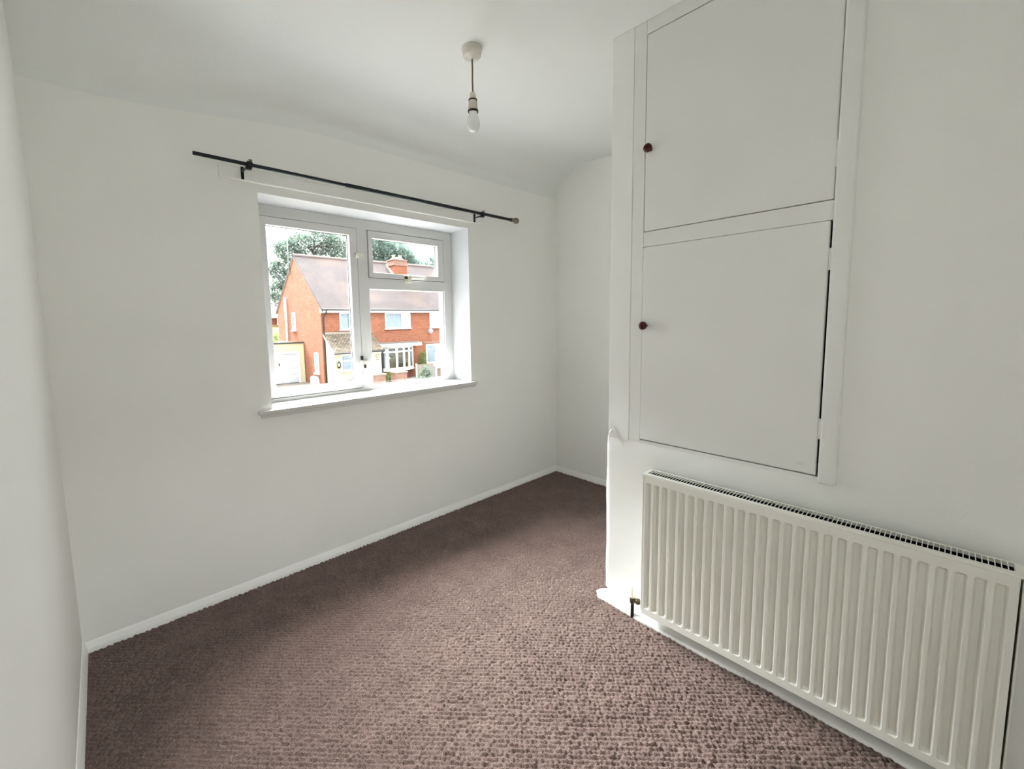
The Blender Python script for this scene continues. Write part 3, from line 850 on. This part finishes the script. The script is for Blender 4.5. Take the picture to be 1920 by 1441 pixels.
window_front(16.10, 18.15, 0.79, 1.915, HY0, [16.98, 17.6], house, [(16.2, 16.92, M_net), (17.05, 18.05, M_curt)])
for x0, x1 in ((8.99, 11.02), (12.29, 14.37), (16.10, 18.15)):
    MB().box(x0-0.06, x1+0.06, HY0-0.03, HY0+0.02, 0.60, 0.72).build('brick_sill', M_brick2, house)

M_sidec = mat('grey_window_backing', lin(120, 130, 132), 0.9)  # plain grey backing of the gable windows
def window_side(y0_, y1_, z0, z1, xw, parent):
    mm = MB(); fr = 0.11
    xf = xw-0.05
    mm.box(xf, xw, y0_, y0_+fr, z0, z1); mm.box(xf, xw, y1_-fr, y1_, z0, z1); mm.box(xf, xw, y0_+fr, y1_-fr, z0, z0+fr); mm.box(xf, xw, y0_+fr, y1_-fr, z1-fr, z1)
    mm.box(xw-0.14, xw, y0_-0.06, y1_+0.06, z0-0.10, z0-0.001)
    w = mm.build('window', M_upvc, parent)
    MB().box(xw-0.03, xw-0.026, y0_+fr, y1_-fr, z0+fr, z1-fr).build('pane', M_farglass, w)
    MB().box(xw-0.012, xw-0.004, y0_+0.03, y1_-0.03, z0+0.03, z1-0.03).build('dim_interior', M_sidec, w)
window_side(30.42, 31.18, 0.78, 2.04, HX0, house)
window_side(26.36, 27.06, -2.06, -0.70, HX0, house)

# cream lean-to porch
PX0, PX1, PYF, PE = 7.95, 11.12, 24.15, -0.60
pm = MB()
pm.prism([(PX0, HY0, GZ), (PX0, PYF, GZ), (PX0, PYF, PE+0.02), (PX0, HY0, 0.40)], (0.12, 0, 0))
pm.prism([(PX1-0.12, HY0, GZ), (PX1-0.12, PYF, GZ), (PX1-0.12, PYF, PE+0.02), (PX1-0.12, HY0, 0.40)], (0.12, 0, 0))
pm.box(PX0+0.12, PX1-0.12, PYF, PYF+0.12, GZ, PE+0.02)
porch = pm.build('porch', M_cream, house)
m = MB(); m.prism([(PX0-0.10, PYF-0.22, PE-0.08), (PX0-0.10, HY0, 0.47), (PX0-0.10, HY0, 0.56), (PX0-0.10, PYF-0.22, PE+0.02)], (PX1-PX0+0.2, 0, 0))
m.build('porch_roof', M_roof2, porch)
MB().box(PX0-0.10, PX1+0.10, HY0-0.06, HY0, 0.50, 0.66).build('porch_flashing', M_coping, porch)
m = MB(); m.prism([(PX0-0.12, PYF-0.2, PE-0.16), (PX0-0.12, HY0, 0.42), (PX0-0.12, HY0, 0.54), (PX0-0.12, PYF-0.2, PE-0.02)], (0.03, 0, 0))
m.build('bargeboard', M_upvc, porch)
MB().tube([(PX0-0.12, PYF-0.27, PE-0.06), (PX1+0.12, PYF-0.27, PE-0.06)], 0.055, 8).build('porch_gutter', M_black, porch)
MB().tube([(PX1+0.05, PYF-0.24, PE-0.06), (PX1+0.05, PYF-0.06, PE-0.25), (PX1+0.05, PYF-0.06, GZ)], 0.05, 8).build('porch_downpipe', M_black, porch)
MB().box(PX0, PX1, PYF-0.16, PYF, PE-0.16, PE-0.06).build('porch_fascia', M_upvc, porch)
def flat_window(x0, x1, z0, z1, yw, mull, bars, drapes, name):
    """house > window, as its own part because the porch is one already"""
    return window_front(x0, x1, z0, z1, yw, mull, house, drapes, bars, name, fr=0.075)
flat_window(8.33, 9.95, -1.80, -0.77, PYF, [9.42], [-1.17], [(8.42, 9.3, M_curt), (9.5, 9.85, M_net)], 'porch_window')
dm = MB(); dm.box(10.44, 10.52, PYF-0.04, PYF, GZ, PE-0.12); dm.box(11.02, 11.10, PYF-0.04, PYF, GZ, PE-0.12); dm.box(10.52, 11.02, PYF-0.04, PYF, PE-0.20, PE-0.12)
pd = dm.build('porch_door_frame', M_upvc, house)
MB().box(10.52, 11.02, PYF-0.025, PYF, GZ, PE-0.20).build('porch_door', M_cream, pd)
m = MB()                                            # the dark figure and letter slot on the porch door
m.box(10.72, 10.95, PYF-0.032, PYF-0.026, -0.945, -0.915); m.box(10.72, 10.75, PYF-0.032, PYF-0.026, -1.10, -0.915); m.box(10.72, 10.95, PYF-0.032, PYF-0.026, -1.105, -1.075)
m.build('door_figure', M_black, pd)
MB().box(10.72, 10.95, PYF-0.032, PYF-0.026, -1.26, -1.22).build('letter_slot', M_black, pd)

# bow window with its flat canopy
plan = [(11.66, 25.45), (12.10, 25.16), (12.80, 24.98), (13.42, 25.02), (13.95, 25.18), (14.45, 25.45)]
bw = MB()
ZB0, ZB1, ZT = -2.16, -0.52, -0.87
fr = 0.07
facets = list(zip(plan[:-1], plan[1:]))
def facet_box(mm, p, q, u0, u1, z0, z1, d0, d1):
    P, Q = Vector((p[0], p[1], 0)), Vector((q[0], q[1], 0))
    t = (Q-P); L = t.length; t /= L
    nrm = Vector((-t.y, t.x, 0))                    # towards the room
    A, B = P+t*u0, P+t*u1
    mm.prism([(A+nrm*d0)+Vector((0, 0, z0)), (B+nrm*d0)+Vector((0, 0, z0)), (B+nrm*d0)+Vector((0, 0, z1)), (A+nrm*d0)+Vector((0, 0, z1))], nrm*(d1-d0))
    return L
gl = []
for p, q in facets:
    L = (Vector(q)-Vector(p)).length
    w_ = 0.085
    facet_box(bw, p, q, 0, w_, ZB0, ZB1, 0, 0.07); facet_box(bw, p, q, L-w_, L, ZB0, ZB1, 0, 0.07)
    facet_box(bw, p, q, 0, L, ZB0, ZB0+0.13, 0, 0.07); facet_box(bw, p, q, 0, L, ZB1-0.10, ZB1, 0, 0.07)
    facet_box(bw, p, q, 0, L, ZT-0.06, ZT+0.05, 0, 0.07)
    gl.append((p, q, L, w_))
bow = bw.build('bow_window', M_upvc, house)
for p, q, L, w_ in gl:
    for z0, z1 in ((ZB0+0.13, ZT-0.06), (ZT+0.05, ZB1-0.10)):
        mm = MB(); facet_box(mm, p, q, w_, L-w_, z0, z1, 0.03, 0.036); mm.build('pane', M_farglass, bow)
m = MB(); m.box(11.7, 14.4, HY0-0.03, HY0-0.012, ZB0, ZB1); m.build('dim_interior', M_room, bow)
m = MB(); m.box(12.1, 12.5, HY0-0.045, HY0-0.035, ZB0+0.1, ZB1); m.build('curtain', M_net, bow)
m = MB(); m.lathe([(0, 0.1), (0.09, 0.07), (0.11, 0), (0.09, -0.07), (0, -0.1)], (12.32, 25.32, -1.32), (0, 0, 1), 12); m.build('lamp_in_window', M_net, bow)
m = MB()
m.prism([(x, y-0.08, ZB0-0.10) for x, y in plan] + [(14.45, HY0, ZB0-0.10), (11.66, HY0, ZB0-0.10)], (0, 0, 0.11))
m.build('bow_sill', M_upvc, bow)
m = MB()
m.prism([(x, y+0.12, GZ) for x, y in plan[1:-1]] + [(14.35, HY0, GZ), (11.75, HY0, GZ)], (0, 0, ZB0-0.10-GZ))
m.build('bow_base', M_brick2, house)
MB().box(11.45, 14.85, 24.86, HY0, -0.50, -0.27).build('bow_canopy', M_upvc, house)
MB().box(11.40, 14.90, 24.82, HY0, -0.27, -0.21).build('canopy_top', M_felt, house)

# right-hand front door and side light
m = MB(); fr = 0.10
for x in (15.66, 16.48): m.box(x, x+fr, HY0-0.06, HY0, GZ, -0.62)
m.box(17.62, 17.72, HY0-0.06, HY0, GZ, -0.62); m.box(15.66, 17.72, HY0-0.06, HY0, -0.62, -0.50); m.box(15.76, 16.48, HY0-0.06, HY0, -2.02, -1.90)
df = m.build('front_door_frame', M_upvc, house)
MB().box(16.58, 17.62, HY0-0.045, HY0, GZ, -0.62).build('front_door', M_door_pale, df)
MB().box(17.42, 17.50, HY0-0.07, HY0-0.045, -1.78, -1.56).build('letter_knocker', M_black, df)
MB().box(15.76, 16.48, HY0-0.03, HY0-0.024, -1.90, -0.62).build('pane', M_farglass, df)
MB().box(15.74, 16.5, HY0-0.012, HY0-0.004, -1.92, -0.6).build('side_light_curtain', M_curt, df)
MB().box(15.74, 16.5, HY0-0.03, HY0-0.004, GZ, -2.0).build('lower_panel', M_door_pale, df)
MB().box(15.5, 17.9, HY0-0.03, HY0+0.02, -0.42, -0.30).build('brick_lintel', M_pinkwall, house)

# ---- things fixed to the house
o = MB()
o.lathe([(0.02, 0.10), (0.11, 0.075), (0.20, 0.02), (0.22, -0.015), (0.20, 0.0), (0.10, 0.055), (0.02, 0.08)], (15.88, HY0-0.38, 0.50), (-0.80, -0.55, 0.2), 20)
o.tube([(15.82, HY0, 0.46), (15.86, HY0-0.30, 0.50)], 0.025, 8)
o.tube([(15.86, HY0-0.32, 0.34), (15.56, HY0-0.58, 0.42)], 0.015, 6)
tag(o.build('satellite_dish', mat('pale_grey_dish', dk(200, 188, 188), 0.5)), 'small pale satellite dish on the brick wall below the right upstairs window', 'satellite dish')
o = MB()
o.tube([(7.70, 30.95, 4.72), (7.70, 30.95, 7.62)], 0.035, 8)
o.tube([(7.72, 30.95, 5.06), (7.80, 30.9, 5.06)], 0.03, 6)
o.tube([(7.52, 30.4, 7.46), (7.82, 31.6, 7.46)], 0.018, 6)
for k_ in range(7):
    t = k_/6
    x, y = 7.52+0.30*t, 30.4+1.2*t
    o.tube([(x-0.24, y+0.06, 7.46), (x+0.24, y-0.06, 7.46)], 0.010, 5)
tag(o.build('aerial_mast', M_alu), 'thin pale aerial pole rising beside the gable of the brick house', 'aerial')
tag(MB().tube([(2.825, 18.0, 3.487), (5.3, 25.2, 3.62), (7.75, 32.187, 3.855)], 0.012, 6).build('telephone_wire', M_black), 'thin dark wire crossing the sky beside the tree', 'wire')
m = MB(); m.box(HX0-0.26, HX0, 26.44, 27.48, GZ, -2.42)
m.prism([(HX0-0.26, 26.44, -2.42), (HX0-0.26, 27.48, -2.42), (HX0-0.20, 27.40, -2.30), (HX0-0.20, 26.52, -2.30)], (0.2, 0, 0))
tag(m.build('meter_box', M_upvc, bevel=0.03), 'white meter box at the foot of the brick gable', 'meter box')
lan = empty('wall_lantern', (8.14, PYF-0.12, -1.55), 'small black lantern on the cream porch wall', 'lantern')
m = MB(); m.lathe([(0.0, -1.14), (0.03, -1.15), (0.05, -1.20), (0.13, -1.26), (0.12, -1.27)], (8.14, PYF-0.14, 0), (0, 0, 1), 6)
m.lathe([(0.11, -1.50), (0.08, -1.55), (0.03, -1.60), (0.0, -1.61)], (8.14, PYF-0.14, 0), (0, 0, 1), 6)
for k_ in range(6):
    a_ = math.pi/3*k_
    m.tube([(8.14+0.11*math.cos(a_), PYF-0.14+0.11*math.sin(a_), -1.26), (8.14+0.10*math.cos(a_), PYF-0.14+0.10*math.sin(a_), -1.51)], 0.015, 5)
m.tube([(8.14, PYF, -1.40), (8.14, PYF-0.06, -1.40)], 0.03, 6)
m.build('lantern_cage', M_black, lan)
MB().lathe([(0.0, -1.27), (0.09, -1.27), (0.08, -1.50), (0.0, -1.50)], (8.14, PYF-0.14, 0), (0, 0, 1), 6).build('lantern_glass', M_net, lan)

# ---- garage
gar = empty('garage', (5.4, 31.0, GZ), 'flat-roofed cream garage with a white panelled door beside the gable', 'garage')
m = MB(); m.box(3.2, 5.02, 29.0, 29.15, GZ, -0.10); m.box(7.44, 7.752, 29.0, 29.15, GZ, -0.10); m.box(5.02, 7.44, 29.0, 29.15, -0.68, -0.10)
m.box(3.2, 3.35, 29.15, 34.5, GZ, -0.10); m.box(7.62, 7.752, 29.15, 34.5, GZ, -0.10)
m.build('garage_walls', M_cream, gar)
m = MB(); m.prism([(3.15, 28.95, -0.10), (3.15, 34.6, -0.32), (3.15, 34.6, -0.24), (3.15, 28.95, -0.02)], (4.6, 0, 0))
m.build('garage_roof', M_felt, gar)
MB().box(3.12, 7.76, 28.92, 28.98, -0.12, -0.055).build('roof_edge', M_black, gar)
m = MB(); m.box(5.02, 5.12, 28.96, 29.1, GZ, -0.68); m.box(7.34, 7.44, 28.96, 29.1, GZ, -0.68); m.box(5.12, 7.34, 28.96, 29.1, -0.83, -0.68)
m.build('garage_door_frame', M_upvc, gar)
M_gdoor = mat('pale_grey_white_garage_door', lin(164, 166, 170), 0.5)
gd = MB().box(5.12, 7.34, 29.03, 29.07, GZ+0.04, -0.85).build('garage_door', M_gdoor, gar)
fp_ = None
for i in range(3):
    for j in range(4):
        x0 = 5.20 + i*0.72; z0 = GZ+0.10 + j*0.483
        if fp_ is None:
            m = MB(); m.box(x0, x0+0.62, 29.012, 29.03, z0, z0+0.40); m.box(x0+0.10, x0+0.52, 28.995, 29.012, z0+0.09, z0+0.31)
            fp_ = m.build('door_panel', M_gdoor, gd, bevel=0.01, seg=1); b0 = ORG[fp_.name]; bx, bz = x0, z0
        else:
            copy_part(fp_, (b0.x+x0-bx, b0.y, b0.z+z0-bz), gd)
MB().box(6.04, 6.10, 28.97, 29.02, -1.62, -1.42).build('door_handle', M_black, gd)

# ---- house far behind, between garage and gable
far = empty('distant_house', (0.6, 54.0, GZ), 'far brick house with a pale roof behind the garage', 'house')
MB().box(-14.0, 15.2, 50.0, 58.0, GZ, 2.05).build('brick_walls', M_brick2, far)
m = MB(); m.prism([(-14.1, 49.6, 1.98), (-14.1, 54.0, 5.1), (-14.1, 58.4, 1.98), (-14.1, 58.2, 1.90), (-14.1, 54.0, 4.95), (-14.1, 49.8, 1.90)], (29.4, 0, 0))
m.build('roof', mat('pale_weathered_roof', dk(166, 160, 146), 0.9, var=0.1, vscale=1.5), far)
MB().box(-14.1, 15.3, 49.58, 49.66, 1.88, 2.08).build('fascia', M_upvc, far)
window_front(12.06, 13.3, 1.20, 1.93, 50.0, [12.7], far, [(12.2, 13.2, M_net)])
MB().box(-14.0, 15.2, 49.7, 50.0, GZ, 0.85).build('rendered_ground_floor', M_cream, far)
MB().box(-14.0, 15.2, 49.9, 50.0, 0.85, 1.15).build('tile_hanging', mat('ochre_band', dk(196, 150, 92), 0.85, var=0.15, vscale=3), far)

# ---- garden walls, fence
gw = empty('garden_wall', (9.0, 22.0, GZ), 'low pinkish front garden wall with two piers', 'garden wall')
for x0, x1, z1 in ((9.56, 10.25, -2.03), (10.98, 11.78, -2.02)):
    pier = MB().box(x0, x1, 22.0, 22.65, GZ, z1).build('pier', M_pinkwall, gw)
    MB().box(x0-0.05, x1+0.05, 21.95, 22.70, z1, z1+0.07).build('coping_stone', M_coping, pier)
low = MB().box(6.9, 9.0, 22.1, 22.4, GZ, -2.14).build('low_wall', M_pinkwall, gw)
MB().box(6.9, 9.0, 22.05, 22.45, -2.14, -2.06).build('coping_stone', M_coping, low)
MB().box(7.0, 7.75, 22.0, 22.06, -2.42, -2.10).build('cream_panel', M_cream, gw)
fence = empty('side_fence', (14.3, 22.5, GZ), 'grey board fence with a white post between the front gardens', 'fence', 'fences of the front gardens')
fb = None
for k_ in range(5):
    x0 = 13.86+0.10*k_
    if fb is None:
        fb = MB().box(x0, x0+0.09, 22.5, 22.53, GZ, -1.84).build('fence_board', M_greyf, fence); b0 = ORG[fb.name]; bx = x0
    else:
        copy_part(fb, (b0.x+x0-bx, b0.y, b0.z), fence)
MB().box(14.36, 14.47, 22.46, 22.57, GZ, -1.80).build('fence_post', M_upvc, fence)
wf = empty('wooden_fence', (15.1, 22.5, GZ), 'low brown board fence right of the white post', 'fence', 'fences of the front gardens')
fb = None
for k_ in range(9):
    x0 = 14.50+0.15*k_
    if fb is None:
        fb = MB().box(x0, x0+0.135, 22.5, 22.53, GZ, -2.10).build('fence_board', M_oak, wf); b0 = ORG[fb.name]; bx = x0
    else:
        copy_part(fb, (b0.x+x0-bx, b0.y, b0.z), wf)
MB().box(14.48, 15.9, 22.47, 22.56, -2.10, -2.04).build('top_rail', M_oak, wf)
bf = empty('lattice_fence', (13.8, 24.4, GZ), 'pale low fence with white post beside the bow window', 'fence', 'fences of the front gardens')
MB().box(13.95, 14.03, 24.3, 24.4, GZ, -1.78).build('fence_post', M_upvc, bf)
fb = None
for k_ in range(10):
    x0 = 14.08+0.14*k_
    if fb is None:
        fb = MB().box(x0, x0+0.125, 24.33, 24.36, GZ, -1.86).build('fence_board', M_coping, bf); b0 = ORG[fb.name]; bx = x0
    else:
        copy_part(fb, (b0.x+x0-bx, b0.y, b0.z), bf)

# ---- trees and shrubs
def leaves(blobs, n_per, size, rng_, clump=0.35, shell=0.35):
    """leaf quads gathered in clumps over ellipsoid crowns"""
    vs_, fs = [], []
    for (cx_, cy_, cz_, rx_, ry_, rz_, nc) in blobs:
        for _ in range(nc):
            d = Vector((rng_.gauss(0, 1), rng_.gauss(0, 1), rng_.gauss(0, 1))).normalized()
            rr = shell + (1-shell)*rng_.random()**0.5
            c0 = Vector((cx_+d.x*rx_*rr, cy_+d.y*ry_*rr, cz_+d.z*rz_*rr))
            cs = clump*rng_.uniform(0.6, 1.4)
            for _ in range(n_per):
                p = c0 + Vector((rng_.gauss(0, cs), rng_.gauss(0, cs), rng_.gauss(0, cs*0.7)))
                u = Vector((rng_.gauss(0, 1), rng_.gauss(0, 1), rng_.gauss(0, 1))).normalized()
                v = u.orthogonal().normalized()
                v = (Matrix.Rotation(rng_.uniform(0, 6.28), 3, u) @ v)
                w = u.cross(v)
                s1 = size*rng_.uniform(0.7, 1.3)
                k_ = len(vs_)
                vs_ += [p-v*s1, p+w*s1*0.5, p+v*s1, p-w*s1*0.5]
                fs.append((k_, k_+1, k_+2, k_+3))
    mm = MB(); mm.v = [tuple(p) for p in vs_]; mm.f = fs; mm.sm = [False]*len(fs)
    return mm
def tree(label, base, top, blobs, m_leaf, n_per, size, clump, seed, name='tree', trunk_r=0.28):
    rng_ = random.Random(seed)
    t = empty(name, base, label, 'tree', 'trees behind the brick house')
    mm = MB()
    B, T = Vector(base), Vector(top)
    mm.tube([B, B.lerp(T, 0.35)+Vector((0.15, 0, 0)), B.lerp(T, 0.7), T], [trunk_r, trunk_r*0.8, trunk_r*0.5, trunk_r*0.15], 8)
    mm.build('trunk', M_bark, t)
    mm = MB()
    for (cx_, cy_, cz_, rx_, ry_, rz_, nc) in blobs:
        s0 = B.lerp(T, min(0.9, max(0.3, (cz_-rz_-B.z)/(T.z-B.z+0.01))))
        for _ in range(5):
            d = Vector((rng_.gauss(0, 1), rng_.gauss(0, 1), rng_.gauss(0.3, 1))).normalized()
            e_ = Vector((cx_+d.x*rx_*0.95, cy_+d.y*ry_*0.95, cz_+d.z*rz_*0.95))
            mid = s0.lerp(e_, 0.5)+Vector((rng_.uniform(-.3, .3), rng_.uniform(-.3, .3), 0.25))
            mm.tube([s0, mid, e_], [0.06, 0.035, 0.012], 5)
    tag(mm.build('branches', M_bark, t), kind='stuff')
    tag(leaves(blobs, n_per, size, rng_, clump).build('foliage', m_leaf, t), kind='stuff')
    return t
tree('tall loose grey-green tree behind the ridge and left of the gable', (13.5, 44.0, GZ), (14.5, 44.0, 10.5),
     [(10.7, 44, 4.2, 0.8, 0.9, 1.2, 26), (10.6, 44, 6.6, 0.6, 0.8, 1.3, 18), (11.3, 44, 8.6, 0.7, 0.9, 1.1, 22), (12.9, 44, 9.6, 1.3, 1.3, 1.0, 26), (13.6, 44.5, 7.6, 1.9, 1.6, 1.5, 44),
      (15.6, 44.5, 10.0, 1.7, 1.7, 1.6, 52), (17.6, 44.5, 9.2, 1.7, 1.7, 1.9, 46), (12.2, 44.3, 5.4, 1.6, 1.3, 1.6, 50), (19.3, 45, 10.4, 1.2, 1.4, 1.3, 40)],
     M_leafa, 40, 0.135, 0.32, 11)
tree('broad dense blue-green tree behind the chimney', (26.2, 52.0, GZ), (26.2, 52.0, 12.6),
     [(25.1, 52, 10.4, 3.1, 2.6, 2.9, 280), (28.7, 52, 10.2, 2.5, 2.3, 2.5, 165), (31.6, 52.5, 9.1, 2.0, 1.8, 1.5, 80)],
     M_leafb, 44, 0.15, 0.38, 23)
tree('sparse thin-branched tree behind the far end of the roof', (27.0, 40.0, GZ), (26.6, 40.0, 9.4),
     [(26.7, 40, 8.2, 1.2, 0.9, 1.1, 22), (25.9, 40, 7.5, 1.1, 0.9, 0.7, 22)], M_leafb, 18, 0.14, 0.28, 31, trunk_r=0.2)

def bush(label, blobs, m_leaf, n_per, size, clump, seed, base):
    rng_ = random.Random(seed)
    t = empty('shrub', base, label, 'shrub', 'shrubs in the gardens across the street')
    mm = MB()
    for (cx_, cy_, cz_, rx_, ry_, rz_, nc) in blobs:
        for k_ in range(5):
            mm.tube([(cx_, cy_, base[2]), (cx_+rng_.uniform(-rx_, rx_)*0.7, cy_+rng_.uniform(-ry_, ry_)*0.7, cz_+rz_*0.6)], [0.03, 0.01], 5)
    tag(mm.build('stems', M_bark, t), kind='stuff')
    tag(leaves(blobs, n_per, size, rng_, clump, shell=0.5).build('foliage', m_leaf, t), kind='stuff')
bush('bright green bush rising behind the garage roof', [(8.3, 37, -1.2, 1.3, 1.2, 1.6, 200)], M_leafc, 18, 0.09, 0.2, 41, (8.3, 37, GZ))
bush('rounded yellow-green bush between the two garden wall piers', [(11.62, 24.0, -2.52, 0.32, 0.4, 0.40, 60)], M_leafc, 16, 0.04, 0.08, 42, (11.62, 24.0, GZ))
bush('tall slim dark green shrub against the wall beside the pale front door', [(15.0, 25.0, -1.70, 0.24, 0.25, 0.80, 130)], M_leafc, 16, 0.045, 0.08, 43, (15.0, 25.0, GZ))
bush('grey-green spreading shrub in front of the grey board fence', [(12.95, 21.8, -2.40, 0.50, 0.30, 0.42, 80), (13.2, 21.9, -2.05, 0.32, 0.25, 0.3, 40)], M_leafd, 16, 0.05, 0.09, 44, (13.0, 21.8, GZ))
